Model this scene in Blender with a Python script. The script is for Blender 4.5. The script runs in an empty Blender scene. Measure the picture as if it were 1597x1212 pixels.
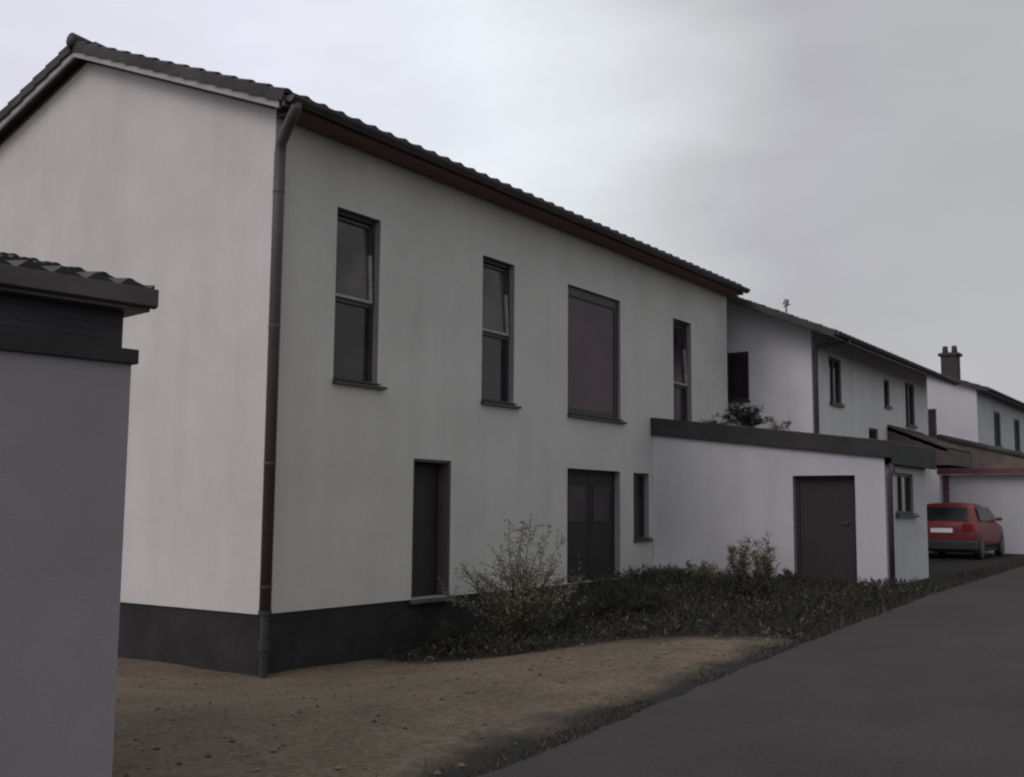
import bpy, bmesh, math, random
from mathutils import Vector, Matrix, noise
random.seed(7)
PI = math.pi
scene = bpy.context.scene
COL = scene.collection

# ------------------------------------------------------------------ camera
F_PX, YAW, PITCH, ROLL = 1700.0, 0.60734, 0.10876, 0.00881
cam_d = bpy.data.cameras.new("camera")
cam = bpy.data.objects.new("camera", cam_d); COL.objects.link(cam)
fwd = Vector((math.cos(PITCH)*math.cos(YAW), math.cos(PITCH)*math.sin(YAW), math.sin(PITCH)))
r0 = Vector((math.sin(YAW), -math.cos(YAW), 0)); u0 = r0.cross(fwd)
rt = r0*math.cos(ROLL) + u0*math.sin(ROLL); up = -r0*math.sin(ROLL) + u0*math.cos(ROLL)
m = Matrix((rt, up, -fwd)).transposed().to_4x4(); m.translation = Vector((-8.73875, -9.54437, 1.92929))
cam.matrix_world = m
cam_d.sensor_width = 36; cam_d.lens = F_PX/1597*36; cam_d.clip_start = .1; cam_d.clip_end = 2000
scene.camera = cam

# ------------------------------------------------------------------ sky, sun, exposure
SUN_EL, SUN_AZ = math.radians(42), math.radians(172)      # azimuth counted from +X towards +Y
W = bpy.data.worlds.new("World"); scene.world = W; W.use_nodes = True
nt = W.node_tree; nt.nodes.clear(); N = nt.nodes.new; L = nt.links.new
out = N("ShaderNodeOutputWorld"); sky = N("ShaderNodeTexSky"); sky.sky_type = 'NISHITA'; sky.sun_disc = False
sky.sun_elevation = SUN_EL; sky.sun_rotation = PI/2 - SUN_AZ; sky.air_density = 1.5; sky.dust_density = 4
bg1 = N("ShaderNodeBackground"); bg1.inputs[1].default_value = .06; L(sky.outputs[0], bg1.inputs[0])
tc = N("ShaderNodeTexCoord")
dot = N("ShaderNodeVectorMath"); dot.operation = 'DOT_PRODUCT'; L(tc.outputs['Generated'], dot.inputs[0]); dot.inputs[1].default_value = (-.45, .893, .0)
mp = N("ShaderNodeMapping"); mp.inputs['Scale'].default_value = (1, 1, 3.2); L(tc.outputs['Generated'], mp.inputs[0])
n1 = N("ShaderNodeTexNoise"); n1.inputs['Scale'].default_value = 1.6; n1.inputs['Detail'].default_value = 4; n1.inputs['Roughness'].default_value = .45; L(mp.outputs[0], n1.inputs['Vector'])
n2 = N("ShaderNodeTexNoise"); n2.inputs['Scale'].default_value = 4.5; n2.inputs['Detail'].default_value = 5; L(mp.outputs[0], n2.inputs['Vector'])
ad = N("ShaderNodeMath"); ad.operation = 'MULTIPLY_ADD'; L(n1.outputs[0], ad.inputs[0]); ad.inputs[1].default_value = .55; L(dot.outputs['Value'], ad.inputs[2])
mr = N("ShaderNodeMapRange"); mr.inputs[1].default_value = -1 + .275; mr.inputs[2].default_value = 1 + .275; L(ad.outputs[0], mr.inputs[0])
cr = N("ShaderNodeValToRGB"); L(mr.outputs[0], cr.inputs[0])
e = cr.color_ramp.elements
e[0].position = .05; e[0].color = (.43, .445, .44, 1)
e[1].position = .9; e[1].color = (.74, .73, .80, 1)
for pos, c in ((.30, (.48, .49, .49)), (.41, (.50, .495, .53)), (.445, (.59, .60, .62)), (.50, (.80, .83, .87)), (.56, (.90, .93, 1.0)), (.68, (.83, .84, .95))):
    q = e.new(pos); q.color = (*c, 1)
ov = N("ShaderNodeMapRange"); L(n2.outputs[0], ov.inputs[0]); ov.inputs[1].default_value = .25; ov.inputs[2].default_value = .75; ov.inputs[3].default_value = .93; ov.inputs[4].default_value = 1.07
mul = N("ShaderNodeVectorMath"); mul.operation = 'SCALE'; L(cr.outputs[0], mul.inputs[0]); L(ov.outputs[0], mul.inputs['Scale'])
bg2 = N("ShaderNodeBackground"); bg2.inputs[1].default_value = 1.0; L(mul.outputs[0], bg2.inputs[0])
mx = N("ShaderNodeMixShader"); mx.inputs[0].default_value = .93; L(bg1.outputs[0], mx.inputs[1]); L(bg2.outputs[0], mx.inputs[2]); L(mx.outputs[0], out.inputs[0])
sd = bpy.data.lights.new("sun", 'SUN'); sd.energy = .7; sd.angle = math.radians(30); sd.color = (1, .83, .79)
so = bpy.data.objects.new("sun", sd); COL.objects.link(so)
sdir = Vector((math.cos(SUN_EL)*math.cos(SUN_AZ), math.cos(SUN_EL)*math.sin(SUN_AZ), math.sin(SUN_EL)))
so.rotation_euler = sdir.to_track_quat('Z', 'Y').to_euler()
scene.view_settings.view_transform = 'Standard'; scene.view_settings.look = 'None'
scene.view_settings.exposure = 0; scene.view_settings.gamma = 1
try:
    scene.cycles.filter_width = 2.2
except Exception: pass

# ------------------------------------------------------------------ materials
def mat(name, col, rough=.85, var=.15, scale=3.0, bump=0.0, bscale=60, metal=0, spec=.5, col2=None, stretch=None, detail=6, coat=0):
    M = bpy.data.materials.new(name); M.use_nodes = True; t = M.node_tree; b = t.nodes['Principled BSDF']
    tc = t.nodes.new("ShaderNodeTexCoord"); src = tc.outputs['Object']
    if stretch:
        mpn = t.nodes.new("ShaderNodeMapping"); mpn.inputs['Scale'].default_value = stretch; t.links.new(src, mpn.inputs[0]); src = mpn.outputs[0]
    n = t.nodes.new("ShaderNodeTexNoise"); n.inputs['Scale'].default_value = scale; n.inputs['Detail'].default_value = detail; n.inputs['Roughness'].default_value = .6
    t.links.new(src, n.inputs['Vector'])
    r = t.nodes.new("ShaderNodeValToRGB"); t.links.new(n.outputs[0], r.inputs[0])
    c2 = col2 or tuple(c*(1-var) for c in col); c1 = tuple(min(1, c*(1+var*.6)) for c in col)
    r.color_ramp.elements[0].position = .32; r.color_ramp.elements[0].color = (*c2, 1)
    r.color_ramp.elements[1].position = .68; r.color_ramp.elements[1].color = (*c1, 1)
    t.links.new(r.outputs[0], b.inputs['Base Color'])
    b.inputs['Roughness'].default_value = rough; b.inputs['Metallic'].default_value = metal
    b.inputs['Specular IOR Level'].default_value = spec
    if coat: b.inputs['Coat Weight'].default_value = coat
    if bump:
        n3 = t.nodes.new("ShaderNodeTexNoise"); n3.inputs['Scale'].default_value = bscale; n3.inputs['Detail'].default_value = 4
        t.links.new(tc.outputs['Object'], n3.inputs['Vector'])
        bp = t.nodes.new("ShaderNodeBump"); bp.inputs['Strength'].default_value = bump; bp.inputs['Distance'].default_value = .02
        t.links.new(n3.outputs[0], bp.inputs['Height']); t.links.new(bp.outputs[0], b.inputs['Normal'])
    return M

def stucco(name, col):
    M = mat(name, col, .92, .10, .7, bump=.4, bscale=85, spec=.25)
    t = M.node_tree; b = t.nodes['Principled BSDF']; old = b.inputs['Base Color'].links[0].from_socket
    # streaky weather stains and fine speckle belonging to the render itself
    tc = t.nodes.new("ShaderNodeTexCoord"); mp = t.nodes.new("ShaderNodeMapping"); mp.inputs['Scale'].default_value = (2.6, 2.6, .22)
    t.links.new(tc.outputs['Object'], mp.inputs[0])
    n = t.nodes.new("ShaderNodeTexNoise"); n.inputs['Scale'].default_value = 1.2; n.inputs['Detail'].default_value = 7; t.links.new(mp.outputs[0], n.inputs['Vector'])
    r = t.nodes.new("ShaderNodeMapRange"); r.inputs[1].default_value = .35; r.inputs[2].default_value = .7; r.inputs[3].default_value = 1.015; r.inputs[4].default_value = .955
    t.links.new(n.outputs[0], r.inputs[0])
    n2 = t.nodes.new("ShaderNodeTexNoise"); n2.inputs['Scale'].default_value = 38; n2.inputs['Detail'].default_value = 3; t.links.new(tc.outputs['Object'], n2.inputs['Vector'])
    r2 = t.nodes.new("ShaderNodeMapRange"); r2.inputs[1].default_value = .25; r2.inputs[2].default_value = .75; r2.inputs[3].default_value = .92; r2.inputs[4].default_value = 1.08
    t.links.new(n2.outputs[0], r2.inputs[0])
    k = t.nodes.new("ShaderNodeMath"); k.operation = 'MULTIPLY'; t.links.new(r.outputs[0], k.inputs[0]); t.links.new(r2.outputs[0], k.inputs[1])
    v = t.nodes.new("ShaderNodeVectorMath"); v.operation = 'SCALE'; t.links.new(old, v.inputs[0]); t.links.new(k.outputs[0], v.inputs['Scale'])
    t.links.new(v.outputs[0], b.inputs['Base Color'])
    return M

M = dict(
    wall=stucco("off_white_render", (.635, .615, .605)),
    wall2=stucco("white_render", (.555, .56, .59)),
    wall3=stucco("pale_render", (.735, .725, .75)),
    shedwall=mat("mauve_grey_render", (.305, .285, .315), .92, .10, 1.1, bump=.22, bscale=130, spec=.2),
    plinth=mat("dark_plinth_coat", (.033, .033, .034), .9, .3, 2.5, bump=.3, bscale=70, spec=.3),
    tile=mat("dark_concrete_tile", (.062, .060, .060), .8, .45, 1.8, bump=.25, bscale=40, spec=.35),
    tilebrown=mat("brown_clay_tile", (.115, .088, .083), .8, .35, 2.2, bump=.2, bscale=40),
    soffit=mat("red_brown_timber", (.15, .075, .062), .75, .3, 3, stretch=(.4, 3, 3)),
    whiteboard=mat("weathered_white_board", (.40, .38, .40), .7, .2, 6, stretch=(1, .3, 1)),
    gutter=mat("dark_zinc_gutter", (.085, .075, .075), .5, .3, 3, metal=.3),
    pipe=mat("grey_brown_downpipe", (.080, .074, .082), .45, .35, 1.1, metal=.2, col2=(.078, .060, .060), stretch=(1, 1, .6)),
    pipelow=mat("grey_standpipe", (.055, .058, .062), .5, .3, 6, metal=.3),
    frame=mat("dark_window_frame", (.045, .043, .045), .5, .2, 4),
    sash=mat("pale_lit_sash_edge", (.36, .35, .35), .6, .3, 8),  # light caught on the sash edge, put into a paler colour
    sill=mat("dark_metal_sill", (.045, .045, .045), .5, .2, 6),
    shutter=mat("mauve_brown_shutter", (.135, .102, .118), .75, .15, 1.5),
    reveal=mat("dark_grey_reveal", (.27, .25, .26), .9, .1, 3),  # reveals coloured a darker grey than the wall around them
    door=mat("dark_timber_door", (.026, .025, .026), .7, .15, 3, stretch=(6, 6, .6)),
    fascia=mat("black_bitumen_fascia", (.030, .030, .030), .75, .35, 2.5, bump=.2),
    gravelroof=mat("roof_gravel", (.12, .115, .11), .95, .4, 25, bump=.5),
    redfascia=mat("dark_red_fascia", (.15, .045, .05), .6, .25, 3),
    redpost=mat("brown_red_post", (.10, .055, .055), .6, .3, 4),
    timber=mat("dark_stained_cladding", (.052, .048, .058), .8, .3, 2, stretch=(1, 1, 7)),
    leafpale=mat("pale_olive_leaf", (.15, .15, .10), .7, .45, 5),
    leafdark=mat("dark_green_leaf", (.028, .029, .021), .8, .5, 5),
    leafyel=mat("yellow_green_leaf", (.13, .135, .07), .7, .4, 5),
    dry=mat("dry_stalk", (.15, .135, .10), .8, .4, 8),
    stem=mat("brown_stem", (.055, .052, .038), .9, .3, 8),
    carred=mat("red_car_paint", (.17, .016, .020), .5, .06, 2, coat=.12),
    black=mat("black_rubber", (.022, .022, .022), .7, .2, 8),
    bumper=mat("black_bumper_plastic", (.03, .03, .03), .6, .2, 5),
    rim=mat("grey_rim", (.12, .12, .12), .5, .1, 5, metal=.7),
    plate=mat("white_plate", (.85, .85, .87), .5, .02, 5),
    lamp=mat("dark_red_lens", (.20, .015, .015), .15, .1, 8, coat=.5),
    brick=mat("sooty_chimney_brick", (.055, .048, .052), .9, .35, 9, bump=.4, bscale=20),
    metal=mat("aerial_metal", (.22, .22, .23), .4, .2, 9, metal=.5),
    handle=mat("dull_handle", (.09, .09, .09), .5, .1, 9, metal=.9),
)
def glassmat(name, tint=(.028, .021, .026), r=.06):
    G = bpy.data.materials.new(name); G.use_nodes = True; b = G.node_tree.nodes['Principled BSDF']
    t = G.node_tree; n = t.nodes.new("ShaderNodeTexNoise"); n.inputs['Scale'].default_value = 1.4
    tc = t.nodes.new("ShaderNodeTexCoord"); t.links.new(tc.outputs['Object'], n.inputs['Vector'])
    rr = t.nodes.new("ShaderNodeValToRGB"); rr.color_ramp.elements[0].position = .35; rr.color_ramp.elements[1].position = .7
    rr.color_ramp.elements[0].color = (*[c*.55 for c in tint], 1); rr.color_ramp.elements[1].color = (*[c*1.6 for c in tint], 1)
    t.links.new(n.outputs[0], rr.inputs[0]); t.links.new(rr.outputs[0], b.inputs['Base Color'])
    b.inputs['Roughness'].default_value = r; b.inputs['Specular IOR Level'].default_value = .5
    bp = t.nodes.new("ShaderNodeBump"); bp.inputs['Strength'].default_value = .06; n3 = t.nodes.new("ShaderNodeTexNoise"); n3.inputs['Scale'].default_value = 2.0
    t.links.new(tc.outputs['Object'], n3.inputs['Vector']); t.links.new(n3.outputs[0], bp.inputs['Height']); t.links.new(bp.outputs[0], b.inputs['Normal'])
    return G
M['glass'] = glassmat("dark_window_glass")
M['curtain'] = glassmat("glass_before_curtain", (.075, .062, .068), .12)
M['carglass'] = glassmat("car_glass", (.02, .023, .027), .25)

# ------------------------------------------------------------------ mesh helpers
class MB:
    def __init__(s): s.v = []; s.f = []; s.mi = []; s.k = 0
    def quad(s, *p):
        i = len(s.v); s.v += [tuple(q) for q in p]; s.f.append(tuple(range(i, i+len(p)))); s.mi.append(s.k)
    def box(s, a, b, tf=None):
        x0, y0, z0 = a; x1, y1, z1 = b
        c = [(x0,y0,z0),(x1,y0,z0),(x1,y1,z0),(x0,y1,z0),(x0,y0,z1),(x1,y0,z1),(x1,y1,z1),(x0,y1,z1)]
        if tf: c = [tuple(tf(Vector(q))) for q in c]
        i = len(s.v); s.v += c
        for f in ((0,3,2,1),(4,5,6,7),(0,1,5,4),(1,2,6,5),(2,3,7,6),(3,0,4,7)): s.f.append(tuple(i+k for k in f)); s.mi.append(s.k)
        return s
    def prism(s, poly, ext):                 # poly: list of 3-D points, ext: vector
        i = len(s.v); n = len(poly); e = Vector(ext)
        s.v += [tuple(Vector(q)) for q in poly] + [tuple(Vector(q)+e) for q in poly]
        s.f.append(tuple(range(i, i+n))[::-1]); s.mi.append(s.k); s.f.append(tuple(range(i+n, i+2*n))); s.mi.append(s.k)
        for k in range(n): s.f.append((i+k, i+(k+1) % n, i+n+(k+1) % n, i+n+k)); s.mi.append(s.k)
        return s
    def tube(s, pts, r, n=10, cap=True):
        pts = [Vector(p) for p in pts]; rs = r if isinstance(r, (list, tuple)) else [r]*len(pts); i0 = len(s.v)
        for k, p in enumerate(pts):
            d = (pts[min(k+1, len(pts)-1)] - pts[max(k-1, 0)]).normalized()
            a = d.orthogonal().normalized() if abs(d.z) < .99 else Vector((1, 0, 0)); 
            a = (Vector((1, 0, 0)) if abs(d.x) < .8 else Vector((0, 1, 0))); a = (a - d*a.dot(d)).normalized(); b = d.cross(a)
            for j in range(n):
                t = 2*PI*j/n; s.v.append(tuple(p + (a*math.cos(t)+b*math.sin(t))*rs[k]))
        for k in range(len(pts)-1):
            for j in range(n):
                s.f.append((i0+k*n+j, i0+k*n+(j+1) % n, i0+(k+1)*n+(j+1) % n, i0+(k+1)*n+j)); s.mi.append(s.k)
        if cap:
            s.f.append(tuple(i0+j for j in range(n))[::-1]); s.mi.append(s.k)
            s.f.append(tuple(i0+(len(pts)-1)*n+j for j in range(n))); s.mi.append(s.k)
        return s
    def build(s, name, m, parent=None, bevel=0, smooth=False, mats=None):
        me = bpy.data.meshes.new(name); 
        o = bpy.data.objects.new(name, me); COL.objects.link(o)
        off = Vector((0, 0, 0))
        if parent is not None:
            o.parent = parent
            p = parent
            while p is not None: off += p.location; p = p.parent
        me.from_pydata([tuple(Vector(q)-off) for q in s.v], [], s.f)
        for mm in (mats or [m]): me.materials.append(mm)
        if mats:
            for pl, k in zip(me.polygons, s.mi): pl.material_index = k
        bm = bmesh.new(); bm.from_mesh(me); bmesh.ops.remove_doubles(bm, verts=bm.verts, dist=1e-5) if len(s.v) < 60000 else None
        bmesh.ops.recalc_face_normals(bm, faces=bm.faces); bm.to_mesh(me); bm.free()
        if smooth:
            for pl in me.polygons: pl.use_smooth = True
        if bevel:
            bv = o.modifiers.new("bevel", 'BEVEL'); bv.width = bevel; bv.segments = 2; bv.limit_method = 'ANGLE'
        return o

def tag(o, label, cat, group=None, kind=None):
    if label: o['label'] = label
    if cat: o['category'] = cat
    if group: o['group'] = group
    if kind: o['kind'] = kind
    return o
def thing(name, loc, label, cat, group=None):
    o = bpy.data.objects.new(name, None); COL.objects.link(o); o.location = loc; o.empty_display_size = .2
    return tag(o, label, cat, group)

def panel(mb, O, U, V, IN, w, h, holes, depth, k_rev=1, outline=None):
    """wall sheet in plane O + u*U + v*V with rectangular holes; reveals go along IN"""
    O, U, V, IN = map(Vector, (O, U, V, IN))
    us = sorted({0, w, *[a for q in holes for a in (q[0], q[2])]}); vs = sorted({0, h, *[a for q in holes for a in (q[1], q[3])]})
    P = lambda u, v, d=0: O + U*u + V*v + IN*d
    for i in range(len(us)-1):
        for j in range(len(vs)-1):
            cu, cv = (us[i]+us[i+1])/2, (vs[j]+vs[j+1])/2
            if any(q[0] < cu < q[2] and q[1] < cv < q[3] for q in holes): continue
            mb.quad(P(us[i], vs[j]), P(us[i+1], vs[j]), P(us[i+1], vs[j+1]), P(us[i], vs[j+1]))
    k0 = mb.k; mb.k = k_rev
    for a, b, c, d in holes:
        mb.quad(P(a,b),P(a,b,depth),P(a,d,depth),P(a,d)); mb.quad(P(c,b),P(c,d),P(c,d,depth),P(c,b,depth))
        mb.quad(P(a,d),P(a,d,depth),P(c,d,depth),P(c,d)); mb.quad(P(a,b),P(c,b),P(c,b,depth),P(a,b,depth))
    mb.k = k0

def tiled(mb, x0, x1, ye, ze, yr, zr, pitch=.30, course=.34, amp=.022, axis='x', thick=.05, vk=2.6):
    """pantiled slope: eave line at (ye, ze) to ridge (yr, zr); columns run along X (or Y)"""
    D = Vector((0, yr-ye, zr-ze)); Ls = D.length; D.normalize(); nrm = Vector((0, -D.z, D.y))
    if nrm.z < 0: nrm = -nrm
    nc = max(1, round((x1-x0)/pitch)); S = 8; cols = nc*S; nr = max(1, math.ceil(Ls/course))
    rows = []
    for r in range(nr):
        s0, s1 = r*Ls/nr, (r+1)*Ls/nr
        for s, lift in ((s0, .03), (s1, .002)):
            row = []
            for c in range(cols+1):
                ph = (c % S)/S; x = x0+(x1-x0)*c/cols
                wv = amp*(math.sin(2*PI*ph) + .35*math.sin(4*PI*ph))
                jit = .006*noise.noise(Vector((x*3, r*1.7, 0)))
                row.append(Vector((x, ye, ze)) + D*s + nrm*(wv+lift+jit))
            rows.append(row)
    conv = (lambda q: (q.y, q.x, q.z)) if axis == 'y' else (lambda q: tuple(q))
    i0 = len(mb.v)
    for row in rows: mb.v += [conv(q) for q in row]
    n = cols+1
    for r in range(len(rows)-1):
        for c in range(cols):
            mb.f.append((i0+r*n+c, i0+r*n+c+1, i0+(r+1)*n+c+1, i0+(r+1)*n+c)); mb.mi.append(mb.k)
    # eave and verge skirts
    dn = nrm*-thick
    for c in range(cols):
        a, b = rows[0][c], rows[0][c+1]; mb.quad(conv(a), conv(b), conv(b+dn), conv(a+dn))
    for c in (0, cols):
        for r in range(len(rows)-1):
            a, b = rows[r][c], rows[r+1][c]; mb.quad(conv(a), conv(b), conv(b+dn*vk), conv(a+dn*vk))

def window(parent, O, U, IN, w, h, depth, style, sill_ext=.12, mullions=0, sill=True, label=None, glass='glass', name='window'):
    """window set at the back of a reveal. O = lower-left corner of the hole on the wall plane."""
    O, U, IN = map(Vector, (O, U, IN)); Z = Vector((0, 0, 1))
    tf = lambda q: O + U*q.x + IN*q.y + Z*q.z
    b = 0.055; d0, d1 = depth-.075, depth+.0
    f = MB(); B = lambda a, c, mb=f: mb.box(a, c, tf)
    B((0, d0, 0), (b, d1, h)); B((w-b, d0, 0), (w, d1, h)); B((b, d0, 0), (w-b, d1, b)); B((b, d0, h-b), (w-b, d1, h))
    tr = None
    if style in ('sash',): tr = h*.475; B((b, d0-.004, tr-.03), (w-b, d1, tr+.03))
    if style == 'tall': tr = h*.40; B((b, d0-.004, tr-.03), (w-b, d1, tr+.03))
    for k in range(mullions): u = w*(k+1)/(mullions+1); B((u-.035, d0-.002, b), (u+.035, d1, h-b))
    fo = f.build(name, M['frame'], parent)
    if label: fo['label'] = label
    if style in ('sash', 'tall'):
        p = MB(); B((b, d0+.03, b), (w-b, d0+.045, tr-.03), p); p.build('pane', M['glass'], fo)
        # opened upper sash, tilted inwards at its head
        ang = math.radians(3.0)
        def tf2(q):
            z = q.z; y = q.y + z*math.sin(ang)
            return O + U*q.x + IN*y + Z*(tr+.03+z*math.cos(ang))
        hh = h-b-tr-.05; s = MB()
        s.box((b+.005, d0-.035, 0.0), (w-b-.005, d0+.02, .035), tf2); s.box((w-b-.04, d0-.035, .035), (w-b-.005, d0+.02, hh*.62), tf2)
        s.build('sash_edge', M['sash'], fo)
        s = MB(); s.box((b+.005, d0-.03, .035), (b+.04, d0+.02, hh), tf2); s.box((w-b-.04, d0-.03, hh*.62), (w-b-.005, d0+.02, hh), tf2); s.box((b+.04, d0-.03, hh-.04), (w-b-.04, d0+.02, hh), tf2)
        s.build('sash', M['frame'], fo)
        s = MB(); s.box((b+.04, d0, .035), (w-b-.04, d0+.01, hh-.04), tf2); s.build('pane', M['curtain' if style == 'sash' else 'glass'], fo)
    elif style == 'shutter':
        p = MB(); n = 34; x0, x1 = b, w-b-.06; hz = h-.16
        for k in range(n):
            z0 = .12+(hz-.12)*k/n; z1 = .12+(hz-.12)*(k+1)/n
            p.quad(*[tf(Vector(q)) for q in ((x0, d0-.012, z0), (x1, d0-.012, z0), (x1, d0-.0155, (z0+z1)/2), (x0, d0-.0155, (z0+z1)/2))])
            p.quad(*[tf(Vector(q)) for q in ((x0, d0-.0155, (z0+z1)/2), (x1, d0-.0155, (z0+z1)/2), (x1, d0-.012, z1), (x0, d0-.012, z1))])
        p.build('shutter_curtain', M['shutter'], fo)
        p = MB(); B((x1, d0-.04, 0.0), (w, d0-.002, h), p); B((0.0, d0-.04, h-.16), (x1, d0-.002, h), p); B((0, d0-.03, .0), (x1, d0-.002, .12), p); p.build('shutter_guide', M['frame'], fo)
    else:
        n = mullions+1
        for k in range(n):
            a = w*k/n+(b if k == 0 else .035); c = w*(k+1)/n-(b if k == n-1 else .035)
            p = MB(); B((a, d0+.03, b), (c, d0+.045, h-b), p); p.build('pane', M[glass], fo)
    if sill:
        p = MB(); p.box((-.015, -.07, -.05), (w+sill_ext, -.003, -.012), tf)
        p.box((.004, -.065, .002), (w-.004, depth-.08, .022), tf); p.build('sill', M['sill'], fo)
    return fo

def doorset(parent, O, U, IN, w, h, depth, leaves=1, label=None, glazed=False):
    O, U, IN = map(Vector, (O, U, IN)); Z = Vector((0, 0, 1)); tf = lambda q: O + U*q.x + IN*q.y + Z*q.z
    d0, d1 = depth-.06, depth; b = .06; f = MB()
    f.box((0, d0, 0), (b, d1, h), tf); f.box((w-b, d0, 0), (w, d1, h), tf); f.box((b, d0, h-b), (w-b, d1, h), tf)
    lw = (w-2*b)/leaves
    for k in range(leaves):
        a = b+k*lw+.008; c = b+(k+1)*lw-.008
        f.box((a, d0+.012, .012), (c, d1-.005, h-b-.008), tf)
        for j in range(3):                                                   # raised rails
            z = .25+j*(h-.55)/3; f.box((a+.09, d0+.0095, z), (c-.09, d0+.0118, z+(h-.55)/3-.09), tf)
    o = f.build('door', M['door'], parent)
    if label: o['label'] = label
    p = MB(); hx = w-b-.11 if leaves == 1 else w/2+.07
    p.tube([tf(Vector((hx, d0+.01, 1.02))), tf(Vector((hx, d0-.04, 1.02)))], .011, 8); p.tube([tf(Vector((hx, d0-.04, 1.02))), tf(Vector((hx-.11, d0-.04, 1.02)))], .010, 8)
    p.build('handle', M['handle'], o)
    if glazed:
        for k in range(leaves):
            a = b+k*lw+.14; c = b+(k+1)*lw-.14; p = MB(); p.box((a, d0-.001, 1.0), (c, d0+.003, h-.28), tf); p.build('pane', M['glass'], o)
    return o

# ------------------------------------------------------------------ ground, road
def sm(a, b, x): t = max(0, min(1, (x-a)/(b-a))); return t*t*(3-2*t)
def lerp(xs, x):
    if x <= xs[0][0]: return xs[0][1]
    for (a, u), (b, v) in zip(xs, xs[1:]):
        if x <= b: return u+(v-u)*(x-a)/(b-a)
    return xs[-1][1]
def zroad(x): return lerp([(-60, .1), (-9, .33), (-3, .45), (-.7, .56), (2.6, .66), (8, .71), (16, .74), (24, .78), (60, .85), (400, .9)], x)
def edge(x): return lerp([(-400, -6.0), (-3, -5.83), (-.5, -5.8), (2.6, -5.7), (8, -5.35), (16.5, -5.0), (40, -4.8), (400, -4.8)], x)
def zg(x, y):
    a = .70*sm(1.9, 8.6, x)+ (zroad(x)-.70)*sm(8.6, 12, x)
    dx = max(0-x, 0, x-200); dy = max(-y, 0, y-7.8); d = math.hypot(dx, dy) if x < 0 else max(-y, 0)
    t = sm(.2, 5.2, d); r = zroad(x)-.02
    h = a*(1-t)+r*t
    if y > 0 and x < 0: h = a*(1-t)+.35*t
    return h + .022*noise.noise(Vector((x*.8, y*.8, 0)))+.012*noise.noise(Vector((x*2.6, y*2.6, 4)))*(1 if x < 12 else .3)

def axis(lo, hi, step, far): 
    r = []; v = lo
    while v < hi: r.append(v); v += step
    r.append(hi); o = []; s = step
    v = lo
    while v > -far: s *= 1.6; v -= s; o.append(v)
    r = o[::-1]+r; s = step; v = hi
    while v < far: s *= 1.6; v += s; r.append(v)
    return r
gx, gy = axis(-10, 30, .22, 500), axis(-14, 6, .22, 500)
mb = MB(); mb.v = [(x, y, zg(x, y) - (.10 if y < edge(x)-.25 else 0)) for y in gy for x in gx]; n = len(gx)
for j in range(len(gy)-1):
    for i in range(n-1): mb.f.append((j*n+i, j*n+i+1, (j+1)*n+i+1, (j+1)*n+i)); mb.mi.append(0)
# brown gravel and soil: colour patches are the soil's own, and the planted part is darker earth with moss
g = mat("brown_gravel", (.138, .108, .076), .95, .3, 1.1, bump=.6, bscale=45, spec=.2, col2=(.105, .087, .062))
t = g.node_tree; b = t.nodes['Principled BSDF']; old = b.inputs['Base Color'].links[0].from_socket
tc = t.nodes.new("ShaderNodeTexCoord"); sp = t.nodes.new("ShaderNodeSeparateXYZ"); t.links.new(tc.outputs['Object'], sp.inputs[0])
vo = t.nodes.new("ShaderNodeTexVoronoi"); vo.inputs['Scale'].default_value = 26; t.links.new(tc.outputs['Object'], vo.inputs['Vector'])
rv = t.nodes.new("ShaderNodeMapRange"); rv.inputs[3].default_value = .66; rv.inputs[4].default_value = 1.3; t.links.new(vo.outputs['Color'], rv.inputs[0])
sc_ = t.nodes.new("ShaderNodeVectorMath"); sc_.operation = 'SCALE'; t.links.new(old, sc_.inputs[0]); t.links.new(rv.outputs[0], sc_.inputs['Scale'])
nn = t.nodes.new("ShaderNodeTexNoise"); nn.inputs['Scale'].default_value = 1.3; nn.inputs['Detail'].default_value = 6; t.links.new(tc.outputs['Object'], nn.inputs['Vector'])
ma = t.nodes.new("ShaderNodeMath"); ma.operation = 'MULTIPLY_ADD'; t.links.new(nn.outputs[0], ma.inputs[0]); ma.inputs[1].default_value = 1.1; t.links.new(sp.outputs['X'], ma.inputs[2])
r3 = t.nodes.new("ShaderNodeMapRange"); r3.inputs[1].default_value = 2.25; r3.inputs[2].default_value = 2.75; t.links.new(ma.outputs[0], r3.inputs[0])
mixc = t.nodes.new("ShaderNodeMix"); mixc.data_type = 'RGBA'; t.links.new(r3.outputs[0], mixc.inputs[0]); t.links.new(sc_.outputs[0], mixc.inputs[6]); mixc.inputs[7].default_value = (.026, .025, .023, 1)
ny = t.nodes.new("ShaderNodeMath"); ny.operation = 'MULTIPLY_ADD'; t.links.new(nn.outputs[0], ny.inputs[0]); ny.inputs[1].default_value = 1.3; t.links.new(sp.outputs['Y'], ny.inputs[2])
r4 = t.nodes.new("ShaderNodeMapRange"); r4.inputs[1].default_value = -4.55; r4.inputs[2].default_value = -5.0; t.links.new(ny.outputs[0], r4.inputs[0])
mxm = t.nodes.new("ShaderNodeMath"); mxm.operation = 'MAXIMUM'; t.links.new(r3.outputs[0], mxm.inputs[0]); t.links.new(r4.outputs[0], mxm.inputs[1]); t.links.new(mxm.outputs[0], mixc.inputs[0])
t.links.new(mixc.outputs[2], b.inputs['Base Color'])
go = mb.build('ground', g, smooth=True); go['kind'] = 'structure'

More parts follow.
